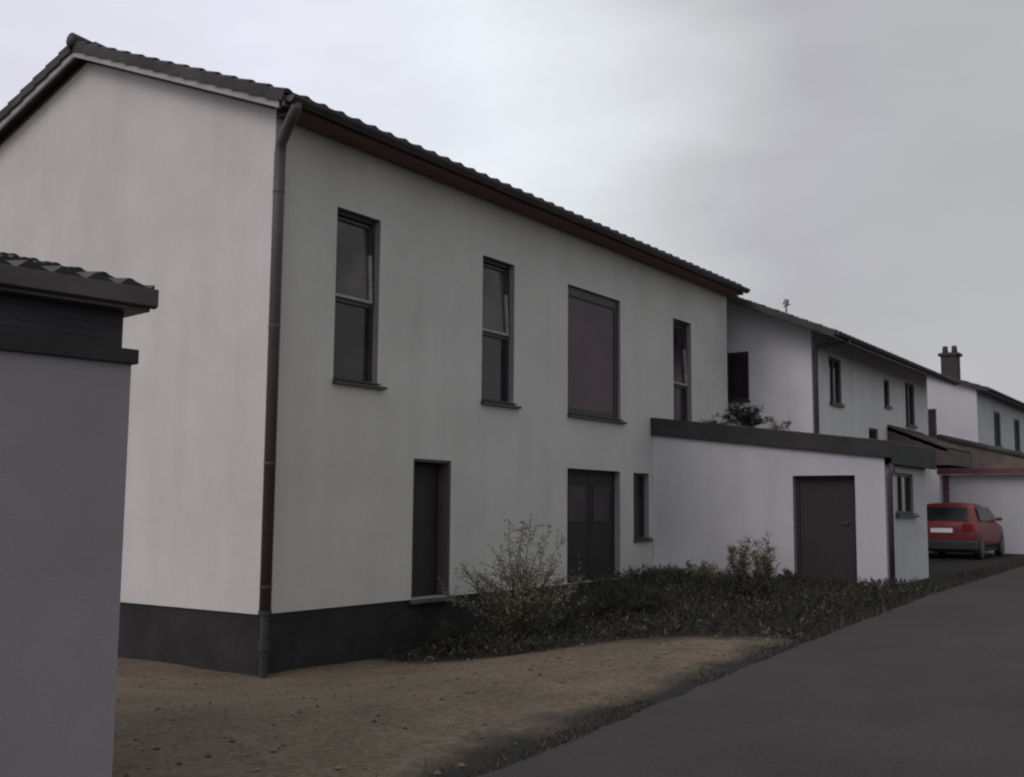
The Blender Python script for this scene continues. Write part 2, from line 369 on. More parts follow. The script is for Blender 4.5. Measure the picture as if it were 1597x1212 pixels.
asph = mat("worn_asphalt", (.055, .051, .051), .9, .22, .7, bump=.5, bscale=120, spec=.25)
t = asph.node_tree; b = t.nodes['Principled BSDF']; old = b.inputs['Base Color'].links[0].from_socket
tc = t.nodes.new("ShaderNodeTexCoord"); vo = t.nodes.new("ShaderNodeTexNoise"); vo.inputs['Scale'].default_value = 70; vo.inputs['Detail'].default_value = 3; t.links.new(tc.outputs['Object'], vo.inputs['Vector'])
rv = t.nodes.new("ShaderNodeMapRange"); rv.inputs[1].default_value = .3; rv.inputs[2].default_value = .7; rv.inputs[3].default_value = .7; rv.inputs[4].default_value = 1.3; t.links.new(vo.outputs[0], rv.inputs[0])
wn = t.nodes.new("ShaderNodeTexNoise"); wn.inputs['Scale'].default_value = 1.5; wn.inputs['Detail'].default_value = 5; t.links.new(tc.outputs['Object'], wn.inputs['Vector'])
wa = t.nodes.new("ShaderNodeVectorMath"); wa.operation = 'MULTIPLY_ADD'; t.links.new(wn.outputs['Color'], wa.inputs[0]); wa.inputs[1].default_value = (.9, .9, .9); t.links.new(tc.outputs['Object'], wa.inputs[2])
vc = t.nodes.new("ShaderNodeTexVoronoi"); vc.feature = 'DISTANCE_TO_EDGE'; vc.inputs['Scale'].default_value = .42; t.links.new(wa.outputs[0], vc.inputs['Vector'])
cm = t.nodes.new("ShaderNodeMapRange"); cm.inputs[1].default_value = 0; cm.inputs[2].default_value = .012; cm.inputs[3].default_value = .86; cm.inputs[4].default_value = 1; t.links.new(vc.outputs['Distance'], cm.inputs[0])
km = t.nodes.new("ShaderNodeMath"); km.operation = 'MULTIPLY'; t.links.new(rv.outputs[0], km.inputs[0]); t.links.new(cm.outputs[0], km.inputs[1])
sc_ = t.nodes.new("ShaderNodeVectorMath"); sc_.operation = 'SCALE'; t.links.new(old, sc_.inputs[0]); t.links.new(km.outputs[0], sc_.inputs['Scale']); t.links.new(sc_.outputs[0], b.inputs['Base Color'])
mb = MB(); xs = [q for q in axis(-14, 30, .3, 480)]
for a, c in zip(xs, xs[1:]):
    for k in range(8):
        def P(x, s): 
            y0 = edge(x)+.05*noise.noise(Vector((x*2.3, 3, 0)))+.03*noise.noise(Vector((x*7, 8, 0))); y = y0-(y0+12.2)*s
            return (x, y, zroad(x)+.035*math.sin(PI*s)+.004)
        mb.quad(P(a, k/8), P(c, k/8), P(c, (k+1)/8), P(a, (k+1)/8))
ro = mb.build('road', asph, smooth=True); ro['kind'] = 'structure'
# ------------------------------------------------------------------ foreground garage on the left
A8 = math.radians(-8); du = Vector((math.cos(A8), math.sin(A8), 0)); dn_ = Vector((-du.y, du.x, 0)); S0 = Vector((-5.356, -4.854, 0))
tfs = lambda q: S0 + du*q.x + dn_*q.y + Vector((0, 0, q.z))
gar = thing('garage', S0+Vector((0, 0, .4)), 'grey rendered garage at the left edge with dark cladding under its tiled roof', 'garage')
mb = MB(); mb.box((-6, 0, .2), (0, 3.1, 2.63), tfs); mb.build('wall', M['shedwall'], gar)
mb = MB(); mb.box((-6.03, -.028, 2.631), (.025, 3.13, 2.705), tfs); mb.build('capping_board', M['fascia'], gar, bevel=.004)
mb = MB(); 
mb.box((-5.94, .02, 2.705), (-.058, 3.04, 2.89), tfs)
for k in range(5): z = 2.71+k*.037; mb.box((-5.945, .004, z), (-.052, .0195, z+.0355), tfs)
mb.build('cladding', M['timber'], gar)
mb = MB(); mb.box((-6.1, -.10, 2.89), (.035, 3.18, 2.975), tfs); mb.prism([tfs(Vector(q)) for q in ((-6.1, -.135, 2.915), (.06, -.135, 2.915), (.06, -.10, 2.905), (-6.1, -.10, 2.905))], (0, 0, .09)); mb.build('fascia', M['gutter'], gar, bevel=.004)
mb = MB(); w0 = MB(); tiled(w0, -5.92, .04, -.12, 2.995, 1.55, 3.40, pitch=.165, course=.30, amp=.017, thick=.035); tiled(w0, -5.92, .055, 3.2, 2.995, 1.55, 3.40, pitch=.165, course=.30, amp=.017, thick=.035)
w0.v = [tuple(tfs(Vector(q))) for q in w0.v]; w0.build('roof', M['tile'], gar)
mb = MB(); mb.prism([tfs(Vector(q)) for q in ((-5.9, -.08, 2.977), (-5.9, 3.15, 2.977), (-5.9, 1.55, 3.37))], du*5.86); mb.build('gable_infill', M['timber'], gar)

# ------------------------------------------------------------------ main house
XE, YR, YB = 13.16, 3.9, 7.8
H = thing('house', (0, 0, 0), 'long pale two-storey house with dark plinth and tall narrow windows', 'house')
ZP, ZT = .69, 6.72; SL = .385
holes = {  # x0, z0, x1, z1 (absolute)
 'w1': (1.08, 3.50, 1.90, 5.71), 'w2': (4.20, 3.50, 5.04, 5.70), 'w3': (6.62, 3.49, 8.42, 5.68), 'w4': (10.56, 3.50, 11.37, 5.69),
 'd1': (2.67, .70, 3.50, 2.58), 'd2': (6.62, .70, 8.40, 2.585), 's': (8.90, 1.38, 9.50, 2.58)}
mb = MB()
panel(mb, (0, 0, ZP), (1, 0, 0), (0, 0, 1), (0, 1, 0), XE, ZT-ZP, [(a, b-ZP, c, d-ZP) for a, b, c, d in holes.values()], .27)
for X, s in ((0, 1), (XE, -1)):
    mb.quad((X, 0, ZP), (X, 0, ZT), (X, YR, ZT+YR*SL), (X, YB, ZT), (X, YB, ZP))
mb.quad((0, YB, ZP), (XE, YB, ZP), (XE, YB, ZT), (0, YB, ZT))
mb.build('wall', None, H, mats=[M['wall'], M['reveal']])
mb = MB(); mb.box((.02, .02, -.5), (XE-.02, YB-.02, ZP+.0)); mb.build('plinth', M['plinth'], H)
mb = MB(); mb.box((.02, .30, ZP+.01), (XE-.02, YB-.02, ZT-.05)); mb.build('interior_wall', M['frame'], H)
OX = (1, 0, 0); IY = (0, 1, 0)
def hw(k, style, **kw): a, b, c, d = holes[k]; return window(H, (a, 0, b), OX, IY, c-a, d-b, .17, style, **kw)
hw('w1', 'sash', label='tall narrow window nearest the corner with a pale lit sash edge')
hw('w2', 'sash'); hw('w3', 'shutter', label='wide window with closed mauve roller shutter'); hw('w4', 'tall')
hw('s', 'plain', label='small slit window beside the entrance door', sill_ext=.04)
a, b, c, d = holes['d1']; dd = doorset(H, (a, 0, b), OX, IY, c-a, d-b, .26, label='narrow dark side door')
mb = MB(); mb.box((c-.035, .012, b), (c-.002, .195, d-.002)); mb.box((a+.002, .012, b), (a+.035, .195, d-.002)); mb.box((a+.035, .012, d-.035), (c-.035, .195, d-.002)); mb.build('door_lining', mat("mauve_door_lining", (.10, .078, .085), .7, .2, 4), dd)
a, b, c, d = holes['d2']; doorset(H, (a, 0, b), OX, IY, c-a, d-b, .17, leaves=2, label='wide double entrance door', glazed=True)
mb = MB(); mb.box((2.63, -.07, .63), (3.53, -.002, .685)); mb.build('doorstep', mat("worn_step", (.10, .098, .092), .9, .3, 5, bump=.3), H, bevel=.01)
# roof
zt = 6.73; ye = -.40
rid = zt + (YR-ye)*SL
mb = MB(); tiled(mb, -.26, XE+.05, ye, zt-.03, YR, rid-.03); tiled(mb, -.26, XE+.05, YB+.4, zt-.03, YR, rid-.03)
roof = mb.build('roof', M['tile'], H)
mb = MB(); x = -.28
while x < XE-.3:                                       # overlapping ridge tiles
    pts = [(x, YR, rid-.01), (x+.42, YR, rid-.025)]; mb.tube(pts, [.105, .092], 10); x += .36
mb.build('ridge_cap', M['tile'], roof, smooth=True)
# timber deck under the tiles = soffit seen from below
u = .10
mb = MB(); mb.prism([(-.24, ye+.03, zt-.03-u), (-.24, YR, rid-.03-u), (-.24, YB+.37, zt-.03-u), (-.24, YB+.37, zt-.05), (-.24, YR, rid-.05), (-.24, ye+.03, zt-.05)], (XE+.27, 0, 0))
mb.build('roof_deck', M['tile'], roof)
mb = MB(); mb.box((-.235, ye+.02, zt-.185), (XE+.035, ye+.05, zt-.06)); mb.box((.0, ye+.05, zt-.18), (XE+.03, -.003, zt-.16)); mb.build('eave_board', M['soffit'], roof)
mb = MB()                                               # pale verge boards on the gable, with a dark strip standing for the shaded gap beneath
for (y0, z0, y1, z1) in ((ye+.12, zt-.03-u+.12*SL, YR, rid-.03-u), (YB+.4-.12, zt-.03-u+.12*SL, YR, rid-.03-u)):
    mb.prism([(-.225, y0, z0-.004), (-.225, y1, z1-.004), (-.225, y1, z1-.105), (-.225, y0, z0-.105)], (.035, 0, 0))
mb.build('verge_board', M['whiteboard'], roof)
mb = MB()
for (y0, z0, y1, z1) in ((.05, ZT-.04, YR, ZT-.04+(YR-.05)*SL), (YB-.05, ZT-.04, YR, ZT-.04+(YR-.05)*SL)):
    mb.prism([(-.025, y0, z0+.03), (-.025, y1, z1+.03), (-.025, y1, z1-.025), (-.025, y0, z0-.025)], (.023, 0, 0))
mb.build('verge_gap_shade', M['gutter'], roof)
def gutter(parent, x0, x1, y, z, r=.065):
    mb = MB(); n = 8; pr = [(y-r*math.cos(PI*k/n), z-r*math.sin(PI*k/n)) for k in range(n+1)]; pi = [(y-(r-.008)*math.cos(PI*k/n), z-(r-.008)*math.sin(PI*k/n)) for k in range(n+1)][::-1]
    mb.prism([(x0, a, b) for a, b in pr+pi], (x1-x0, 0, 0))
    for X in (x0, x1-.004): mb.prism([(X, a, b) for a, b in pr], (.004, 0, 0))
    return mb.build('gutter', M['gutter'], parent)
gutter(H, -.22, XE+.04, ye-.058, zt-.072, .085)
mb = MB(); mb.tube([(-.12, ye-.055, zt-.14), (-.12, ye-.055, zt-.20), (-.10, ye+.03, zt-.30), (-.02, -.12, zt-.52), (.0, -.085, zt-.66), (.0, -.085, zt-1.0), (.0, -.085, .72)], .068, 14); dp = mb.build('downpipe', M['pipe'], H, smooth=True)
for z in (5.6, 4.0, 2.4, 1.0): mb = MB(); mb.tube([(0, -.085, z), (0, -.085, z+.025)], .073, 14); mb.build('bracket', M['gutter'], dp)
mb = MB(); mb.tube([(0, -.085, -.2), (0, -.085, .70)], .052, 14); mb.tube([(0, -.085, .30), (0, -.085, .40)], .07, 14); mb.tube([(0, -.085, .70), (0, -.085, .74)], .078, 14); mb.build('standpipe', M['pipelow'], dp, smooth=False)

# ------------------------------------------------------------------ annex (garage wing) with sloping black fascia
XA, YA, XA2 = 9.64, -4.30, 12.25
A = thing('annex', (XA, YA, .7), 'low white annex with a black sloping roof edge and dark side door', 'annex')
def zf(y): return 3.33 + y*(.50/4.30)                   # underside of the fascia
mb = MB(); w, h = 4.30, 2.0
hd = (2.72, 0, 3.80, 1.82)                              # u from the house (towards the road), v from .70
panel(mb, (XA, -.004, .70), (0, -1, 0), (0, 0, 1), (1, 0, 0), 4.296, 1.98, [hd], .2)
mb.quad((XA, -.004, 2.68), (XA, YA, 2.68), (XA, YA, zf(YA)+.05), (XA, -.004, zf(0)+.05))
panel(mb, (XA, YA, .70), (1, 0, 0), (0, 0, 1), (0, 1, 0), XA2-XA, 2.0, [(.56, 1.17, 1.72, 1.88)], .12)
mb.quad((XA2, YA, .7), (XA2, YA, zf(YA)+.05), (XA2, -.004, zf(0)+.05), (XA2, -.004, .7))
mb.build('wall', None, A, mats=[M['wall2'], M['reveal']])
mb = MB(); mb.box((XA+.02, YA+.02, -.2), (XA2-.02, -.02, .70)); mb.build('plinth', M['plinth'], A)
mb = MB(); mb.box((XA+.25, YA+.2, .705), (XA2-.05, -.05, 2.7)); mb.build('interior_wall', M['frame'], A)
doorset(A, (XA, -2.724, .70), (0, -1, 0), (1, 0, 0), 1.08, 1.82, .2, label='black side door in the white wall')
window(A, (XA+.56, YA, 1.87), OX, IY, 1.16, .71, .12, 'plain', sill_ext=.1, mullions=1)
mb = MB(); o_ = .14; ylo = YA-o_
mb.prism([(XA-.07, .0-.004, zf(0)-.02), (XA-.07, ylo, zf(ylo)-.02), (XA-.07, ylo, zf(ylo)+.26), (XA-.07, -.004, zf(0)+.31)], (XA2-XA+.14, 0, 0))
ar = mb.build('roof', M['fascia'], A, bevel=.008)
mb = MB(); mb.box((XA-.09, ylo-.03, zf(ylo)-.12), (XA2+.10, ylo, zf(ylo)+.245)); mb.build('fascia_board', M['fascia'], ar, bevel=.006)
mb = MB(); mb.prism([(XA-.0, -.03, zf(0)+.295+.016), (XA, ylo+.1, zf(ylo)+.265+.016), (XA, ylo+.1, zf(ylo)+.266), (XA, -.03, zf(0)+.296)], (XA2-XA+.05, 0, 0)); mb.build('gravel_layer', M['gravelroof'], ar)
mb = MB(); px, py = XA+.03, YA-.07
mb.tube([(px, ylo-.02+.06, zf(ylo)-.10), (px, py-.05, zf(ylo)-.22), (px, py, zf(ylo)-.32), (px, py, .5)], .045, 12); mb.build('downpipe', M['gutter'], A, smooth=True)

# ------------------------------------------------------------------ second house
X2, Y2, X2E, YR2 = 14.16, -1.52, 23.85, 4.2
H2 = thing('house', (X2, Y2, .7), 'white terraced house behind the annex with a deep shaded eave', 'house')
ye2, ze2, SL2 = -2.3, 5.64, .43
r2 = ze2+(YR2-ye2)*SL2; wt = ze2+(Y2-ye2)*SL2-.16
mb = MB()
gwt = 4.36
panel(mb, (X2, 4.2, .4), (0, -1, 0), (0, 0, 1), (1, 0, 0), 4.2-Y2, wt-.4-.05, [(4.2-.47, gwt-.4, 4.2+.08, 5.46-.4)], .12)
zz = wt-.05
mb.quad((X2, Y2, zz), (X2, Y2, wt), (X2, YR2, wt+(YR2-Y2)*SL2), (X2, YR2, zz))
mb.quad((X2, YR2, .4), (X2, YR2, wt+(YR2-Y2)*SL2), (X2, 2*YR2-Y2, wt), (X2, 2*YR2-Y2, .4))
h2h = [(15.28, 4.33, 16.12, 5.38), (19.52, 4.6, 20.0, 5.30), (21.5, 4.25, 22.42, 5.42), (18.14, 3.40, 18.9, 3.96)]
panel(mb, (X2, Y2, .4), OX, (0, 0, 1), IY, X2E-X2, wt-.4, [(a-X2, b-.4, c-X2, d-.4) for a, b, c, d in h2h], .12)
mb.quad((X2E, Y2, .4), (X2E, Y2, wt), (X2E, YR2, wt+(YR2-Y2)*SL2), (X2E, 2*YR2-Y2, wt), (X2E, 2*YR2-Y2, .4))
mb.quad((X2, 2*YR2-Y2, .4), (X2, 2*YR2-Y2, wt), (X2E, 2*YR2-Y2, wt), (X2E, 2*YR2-Y2, .4))
mb.build('wall', None, H2, mats=[M['wall3'], M['reveal']])
mb = MB(); mb.box((X2+.2, Y2+.2, .5), (X2E-.1, 9, wt-.1)); mb.build('interior_wall', M['frame'], H2)
window(H2, (X2, .47, gwt), (0, -1, 0), (1, 0, 0), .55, 5.46-gwt, .12, 'plain', sill_ext=.03)
for a, b, c, d in h2h: window(H2, (a, Y2, b), OX, IY, c-a, d-b, .12, 'plain', sill_ext=.04, mullions=1 if c-a > .8 else 0)
mb = MB(); tiled(mb, X2-.76, X2E+.3, ye2, ze2-.03, YR2, r2-.03); tiled(mb, X2-.76, X2E+.3, 2*YR2-ye2, ze2-.03, YR2, r2-.03); rf2 = mb.build('roof', M['tile'], H2)
mb = MB(); mb.prism([(X2-.74, ye2+.03, ze2-.15), (X2-.74, YR2, r2-.15), (X2-.74, 2*YR2-ye2-.03, ze2-.15), (X2-.74, 2*YR2-ye2-.03, ze2-.05), (X2-.74, YR2, r2-.05), (X2-.74, ye2+.03, ze2-.05)], (X2E-X2+1.0, 0, 0)); mb.build('roof_deck', M['gutter'], rf2)
gutter(H2, X2-.72, X2E+.28, ye2-.03, ze2-.03)
mb = MB(); mb.tube([(X2+.05, ye2-.03, ze2-.08), (X2+.05, ye2+.02, ze2-.16), (X2+.05, Y2-.12, ze2-.18), (X2+.05, Y2-.07, ze2-.28), (X2+.05, Y2-.07, .6)], .05, 12); mb.build('downpipe', M['gutter'], H2, smooth=True)
# rooftop vent
VX, VY = 14.9, -1.2
# lean-to porch roof on the second house's front
mb = MB(); tiled(mb, 19.7, 22.2, -3.0, 3.50, Y2-.005, 4.12, amp=.02); mb.prism([(19.75, -2.97, 3.46), (19.75, Y2-.01, 4.06), (19.75, Y2-.01, 3.98), (19.75, -2.97, 3.38)], (2.4, 0, 0)); pr_ = mb.build('porch_roof', M['tilebrown'], H2)
mb = MB(); mb.box((19.72, -3.03, 3.08), (22.18, -3.005, 3.46)); mb.prism([(19.70, -3.00, 3.47), (19.70, Y2-.01, 4.08), (19.70, Y2-.01, 3.08), (19.70, -3.00, 3.08)], (.045, 0, 0)); mb.prism([(22.16, -3.00, 3.37), (22.16, Y2-.01, 3.97), (22.16, Y2-.01, 3.08), (22.16, -3.00, 3.08)], (.045, 0, 0)); mb.build('fascia', M['tilebrown'], pr_)

# aerial on the roof of the second house
zz_ = lambda y: ze2+(y-ye2)*SL2
AE = thing('roof_aerial', (X2+.6, -.75, zz_(-.75)), 'small stubby aerial sticking up from the far roof', 'aerial')

# ------------------------------------------------------------------ third house
X3, Y3, X3E, YR3 = 29.0, -1.80, 41.0, 3.4
H3 = thing('house', (X3, Y3, .8), 'farthest white house at the right edge with dark chimney', 'house')
ye3, ze3, SL3 = -2.2, 5.92, .36; r3_ = ze3+(YR3-ye3)*SL3; wt3 = ze3+(Y3-ye3)*SL3-.14
mb = MB()
panel(mb, (X3, YR3, .4), (0, -1, 0), (0, 0, 1), (1, 0, 0), YR3-Y3, wt3-.45, [(YR3-.10, 4.33-.4, YR3+.52, 5.32-.4)], .12)
mb.quad((X3, Y3, wt3-.05), (X3, Y3, wt3), (X3, YR3, wt3+(YR3-Y3)*SL3), (X3, YR3, wt3-.05))
mb.quad((X3, YR3, .4), (X3, YR3, wt3+(YR3-Y3)*SL3), (X3, 2*YR3-Y3, wt3), (X3, 2*YR3-Y3, .4))
h3h = [(31.6, 4.2, 32.7, 5.4), (35.2, 4.2, 36.3, 5.4)]
panel(mb, (X3, Y3, .4), OX, (0, 0, 1), IY, X3E-X3, wt3-.4, [(a-X3, b-.4, c-X3, d-.4) for a, b, c, d in h3h], .12)
mb.quad((X3E, Y3, .4), (X3E, Y3, wt3), (X3E, YR3, wt3+(YR3-Y3)*SL3), (X3E, 2*YR3-Y3, wt3), (X3E, 2*YR3-Y3, .4))
mb.quad((X3, 2*YR3-Y3, .4), (X3, 2*YR3-Y3, wt3), (X3E, 2*YR3-Y3, wt3), (X3E, 2*YR3-Y3, .4))
mb.build('wall', None, H3, mats=[M['wall2'], M['reveal']])
window(H3, (X3, .10, 4.33), (0, -1, 0), (1, 0, 0), .62, .99, .12, 'plain', sill_ext=.03)
for a, b, c, d in h3h: window(H3, (a, Y3, b), OX, IY, c-a, d-b, .12, 'plain', sill_ext=.04, mullions=1)
mb = MB(); mb.box((X3+.2, Y3+.2, .5), (X3E-.1, 8, wt3-.1)); mb.build('interior_wall', M['frame'], H3)
mb = MB(); tiled(mb, X3-.2, X3E+.2, ye3, ze3-.03, YR3, r3_-.03); tiled(mb, X3-.2, X3E+.2, 2*YR3-ye3, ze3-.03, YR3, r3_-.03); rf3 = mb.build('roof', M['tile'], H3)
mb = MB(); mb.prism([(X3-.18, ye3+.03, ze3-.13), (X3-.18, YR3, r3_-.13), (X3-.18, 2*YR3-ye3-.03, ze3-.13), (X3-.18, 2*YR3-ye3-.03, ze3-.05), (X3-.18, YR3, r3_-.05), (X3-.18, ye3+.03, ze3-.05)], (X3E-X3+.36, 0, 0)); mb.build('roof_deck', M['gutter'], rf3)
gutter(H3, X3-.15, X3E+.15, ye3-.03, ze3-.03)
cx, cy = 33.1, -0.1
mb = MB(); mb.box((cx-.27, cy-.28, 6.2), (cx+.27, cy+.28, 7.72)); mb.box((cx-.33, cy-.36, 7.60), (cx+.33, cy+.36, 7.70)); ch = mb.build('chimney', M['brick'], rf3, bevel=.01)
for dy in (.17, -.15):
    mb = MB(); mb.tube([(cx, cy+dy, 7.70), (cx, cy+dy, 7.98)], [.11, .09], 12); mb.build('chimney_pot', M['brick'], ch, smooth=True)

# ------------------------------------------------------------------ far garage with hipped roof and red fascia
XG = 24.6
G2 = thing('garage', (XG, -4, .78), 'white garage with dark red fascia behind the red car', 'garage')
y0, y1, x1 = -5.0, -1.60, 28.6
mb = MB(); mb.box((XG, y0, .3), (x1, y1, 2.98)); mb.build('wall', M['wall2'], G2)
mb = MB(); e = .25; zt2 = 3.14; zr2 = 4.30; ym = (-1.3+y0)/2
b0 = [(XG-e, y0-e, zt2), (x1+e, y0-e, zt2), (x1+e, y1, zt2), (XG-e, y1, zt2)]
rA = (XG+.15, -1.6, 4.10); rB = (x1+e, -1.6, 4.10)
mb.quad(b0[0], b0[3], rA); mb.quad(b0[0], b0[1], rB, rA); mb.quad(b0[3], b0[2], rB, rA); mb.quad(b0[1], b0[2], rB); mb.quad(*b0)
gr2 = mb.build('roof', M['tilebrown'], G2)
mb = MB(); mb.box((XG-e-.02, y0-e, 2.985), (XG-e+.02, y1, 3.135)); mb.box((XG-e+.02, y0-e-.01, 2.985), (x1+e, y0-e+.03, 3.135)); mb.build('fascia', M['redfascia'], G2)
mb = MB(); mb.tube([b0[0], rA], .09, 8); mb.tube([rA, rB], .09, 8); mb.build('ridge_cap', M['tile'], gr2)
mb = MB(); mb.box((XG-.06, -1.86, .5), (XG-.003, -1.70, 2.984)); mb.build('post', M['redpost'], G2)

# ------------------------------------------------------------------ rooftop aerial mesh
mb = MB(); ax, ay, az = AE.location; mb.tube([(ax, ay, az-.05), (ax, ay, az+.26)], .022, 8)
mb.tube([(ax, ay+.02, az+.24), (ax, ay-.02, az+.36)], [.07, .05], 10); mb.tube([(ax-.0, ay+.06, az+.20), (ax, ay-.10, az+.24)], .014, 6); mb.build('mast', M['metal'], AE)

# ------------------------------------------------------------------ red car (rear view)
CX, CY, CZ = 19.7, -2.78, .765
car = thing('parked_car', (CX+1.9, CY, CZ), 'red hatchback parked nose-in before the white garage', 'car')
# stations along the length (from the tail), each with z heights and half widths
st = [ # x, bottom z, belt z, top z, half width belt, half width top
 (0.00, .42, .74, .80, .70, .60), (0.05, .30, .82, .93, .78, .68), (0.22, .22, .88, 1.08, .80, .64), (0.50, .20, .90, 1.33, .82, .60), (0.80, .20, .90, 1.385, .83, .60),
 (1.50, .20, .89, 1.40, .83, .61), (2.10, .20, .88, 1.36, .83, .59), (2.60, .20, .87, 1.12, .82, .62), (2.90, .20, .86, .93, .81, .66), (3.50, .22, .78, .82, .78, .60), (3.80, .30, .66, .70, .70, .50), (3.88, .38, .55, .60, .62, .45)]
bm = bmesh.new(); rings = []
for x, zb, zb2, zt_, wb, wtp in st:
    ring = []
    prof = [(0, zb), (wb*.8, zb), (wb*.97, zb+.10), (wb, (zb+zb2)/2), (wb*.985, zb2-.03), (wb*.93, zb2+.01), (wtp+.03, zt_-.07), (wtp*.85, zt_-.01), (0, zt_+.01)]
    pts = [(y, z) for y, z in prof]+[(-y, z) for y, z in prof[-2:0:-1]]
    rings.append([bm.verts.new((CX+x, CY+y, CZ+z)) for y, z in pts])
for a, b_ in zip(rings, rings[1:]):
    for k in range(len(a)): bm.faces.new((a[k], a[(k+1) % len(a)], b_[(k+1) % len(a)], b_[k]))
bm.faces.new(rings[0][::-1]); bm.faces.new(rings[-1]); bmesh.ops.recalc_face_normals(bm, faces=bm.faces)
for v in bm.verts: v.co -= Vector(car.location)
me = bpy.data.meshes.new('body'); bm.to_mesh(me); bm.free(); me.materials.append(M['carred']); bo = bpy.data.objects.new('body', me); COL.objects.link(bo); bo.parent = car
for p_ in me.polygons: p_.use_smooth = True
s_ = bo.modifiers.new('sub', 'SUBSURF'); s_.levels = 2; s_.render_levels = 2
mb = MB()   # rear window, follows the sloping tailgate
def rw(y, z): 
    t_ = (z-.93)/(1.33-.93); return (CX+.13+.37*t_-.075, CY+y, CZ+z)
mb.prism([rw(-.62, .93), rw(.62, .93), rw(.55, 1.24), rw(-.55, 1.24)], (.05, 0, .03)); mb.build('rear_window', M['carglass'], car, bevel=.01)
for s in (-1, 1):
    mb = MB()
    mb.prism([(CX+.55, CY+s*.79, CZ+.93), (CX+2.55, CY+s*.79, CZ+.93), (CX+2.15, CY+s*.655, CZ+1.28), (CX+.75, CY+s*.655, CZ+1.28)], (0, s*.012, .004)); mb.build('side_window', M['carglass'], car)
    mb = MB(); mb.box((CX+.0, CY+s*.62-.1, CZ+.68), (CX+.20, CY+s*.62+.155, CZ+.88)); mb.build('tail_light', M['lamp'], car, bevel=.02)
    mb = MB(); mb.box((CX+2.25, CY+s*.80-.02, CZ+.93), (CX+2.35, CY+s*.80+.02+s*.02, CZ+.97)); mb.box((CX+2.22, CY+s*.90-.07, CZ+.93), (CX+2.31, CY+s*.90+.07, CZ+1.02)); mb.build('mirror', M['carred'], car, bevel=.02)
mb = MB(); mb.box((CX-.06, CY-.80, CZ+.22), (CX+.25, CY+.80, CZ+.46)); mb.build('bumper', M['bumper'], car, bevel=.04)
mb = MB(); mb.box((CX-.045, CY-.26, CZ+.64), (CX+.02, CY+.26, CZ+.75)); mb.build('number_plate', M['plate'], car, bevel=.005)
for xx in (.62, 3.05):
    for s in (-1, 1):
        mb = MB(); c_ = (CX+xx, CY+s*.655, CZ+.29)
        mb.tube([(c_[0], c_[1]-s*.02, c_[2]), (c_[0], c_[1]+s*.01, c_[2]), (c_[0], c_[1]+s*.14, c_[2]), (c_[0], c_[1]+s*.155, c_[2])], [.26, .295, .295, .27], 28); wh = mb.build('wheel', M['black'], car)
        mb = MB(); mb.tube([(c_[0], c_[1]+s*.13, c_[2]), (c_[0], c_[1]+s*.162, c_[2])], [.19, .17], 24); mb.build('rim', M['rim'], wh)
mb = MB(); mb.box((CX+.25, CY-.74, CZ+.16), (CX+3.5, CY+.74, CZ+.26)); mb.build('underbody', M['black'], car)

# ------------------------------------------------------------------ plants
def leaf(mb, p, d, l, w):
    d = d.normalized(); s = d.cross(Vector((random.uniform(-1, 1), random.uniform(-1, 1), random.uniform(-.3, 1)))).normalized()
    m_ = p+d*l*.5+s.cross(d)*l*.08
    mb.quad(p, m_+s*w*.5, p+d*l, m_-s*w*.5)
def bush(name, x, y, hgt, rad, nst, nleaf, lsize, lm, label, group, zbase=None, droop=.25, seed=0, up_=1.0, lw=.3):
    random.seed(seed); z = zg(x, y) if zbase is None else zbase
    o = thing(name, (x, y, z), label, 'shrub' if name == 'shrub' else 'plant', group)
    ms, ml = MB(), MB()
    for k in range(nst):
        a = random.uniform(0, 2*PI); r = rad*random.uniform(.15, 1)**.7; bend = random.uniform(-.9, .9); hh = hgt*random.uniform(.5, 1)*(1-.35*(r/rad)**2)
        p0 = Vector((x+.06*math.cos(a), y+.06*math.sin(a), z-.03)); pts = []
        for i in range(7):
            t_ = i/6; pts.append(p0+Vector((math.cos(a+bend*t_)*r*t_**1.3, math.sin(a+bend*t_)*r*t_**1.3, hh*up_*(t_-droop*t_*t_*r/rad)))+Vector((random.uniform(-1, 1), random.uniform(-1, 1), 0))*.035*t_*hgt)
        ms.tube(pts, [min(.009, .006*hgt)*(1-.85*i/6)+.0012 for i in range(7)], 5, cap=False)
        for _ in range(nleaf):
            t_ = random.uniform(.2, 1)**.75*5.999; i = int(t_); q = pts[i].lerp(pts[i+1], t_-i)
            d = Vector((random.uniform(-1, 1), random.uniform(-1, 1), random.uniform(-.4, .9)))
            tw = q+d*random.uniform(0, .06); leaf(ml, tw, d+Vector((0, 0, random.uniform(-.3, .3))), lsize*random.uniform(.6, 1.3), lsize*lw)
        for _ in range(5):
            t_ = random.uniform(.35, .97)*5.999; i = int(t_); q = pts[i].lerp(pts[i+1], t_-i)
            d = Vector((random.uniform(-1, 1), random.uniform(-1, 1), random.uniform(.1, 1.1))).normalized()*random.uniform(.08, .22)*hgt
            ms.tube([q, q+d*.6+Vector((0, 0, .01)), q+d], [.003, .002, .001], 4, cap=False)
            for j in range(max(3, nleaf//9)):
                u_ = random.uniform(.2, 1); leaf(ml, q+d*u_, d+Vector((random.uniform(-1, 1), random.uniform(-1, 1), random.uniform(-.8, .6)))*.15*hgt, lsize*random.uniform(.6, 1.2), lsize*lw)
    ms.build('stems', M['stem'], o); ml.build('leaves', M[lm], o)
    return o
SG = 'shrubs in front of the pale house'
bush('shrub', 3.3, -1.35, 1.9, .95, 46, 60, .06, 'leafpale', 'large wispy pale olive shrub in front of the wall between the two doors', SG, seed=1)
bush('shrub', 4.75, -2.0, .85, .75, 24, 75, .07, 'leafdark', 'dark green shrub before the wide double door', SG, seed=2)
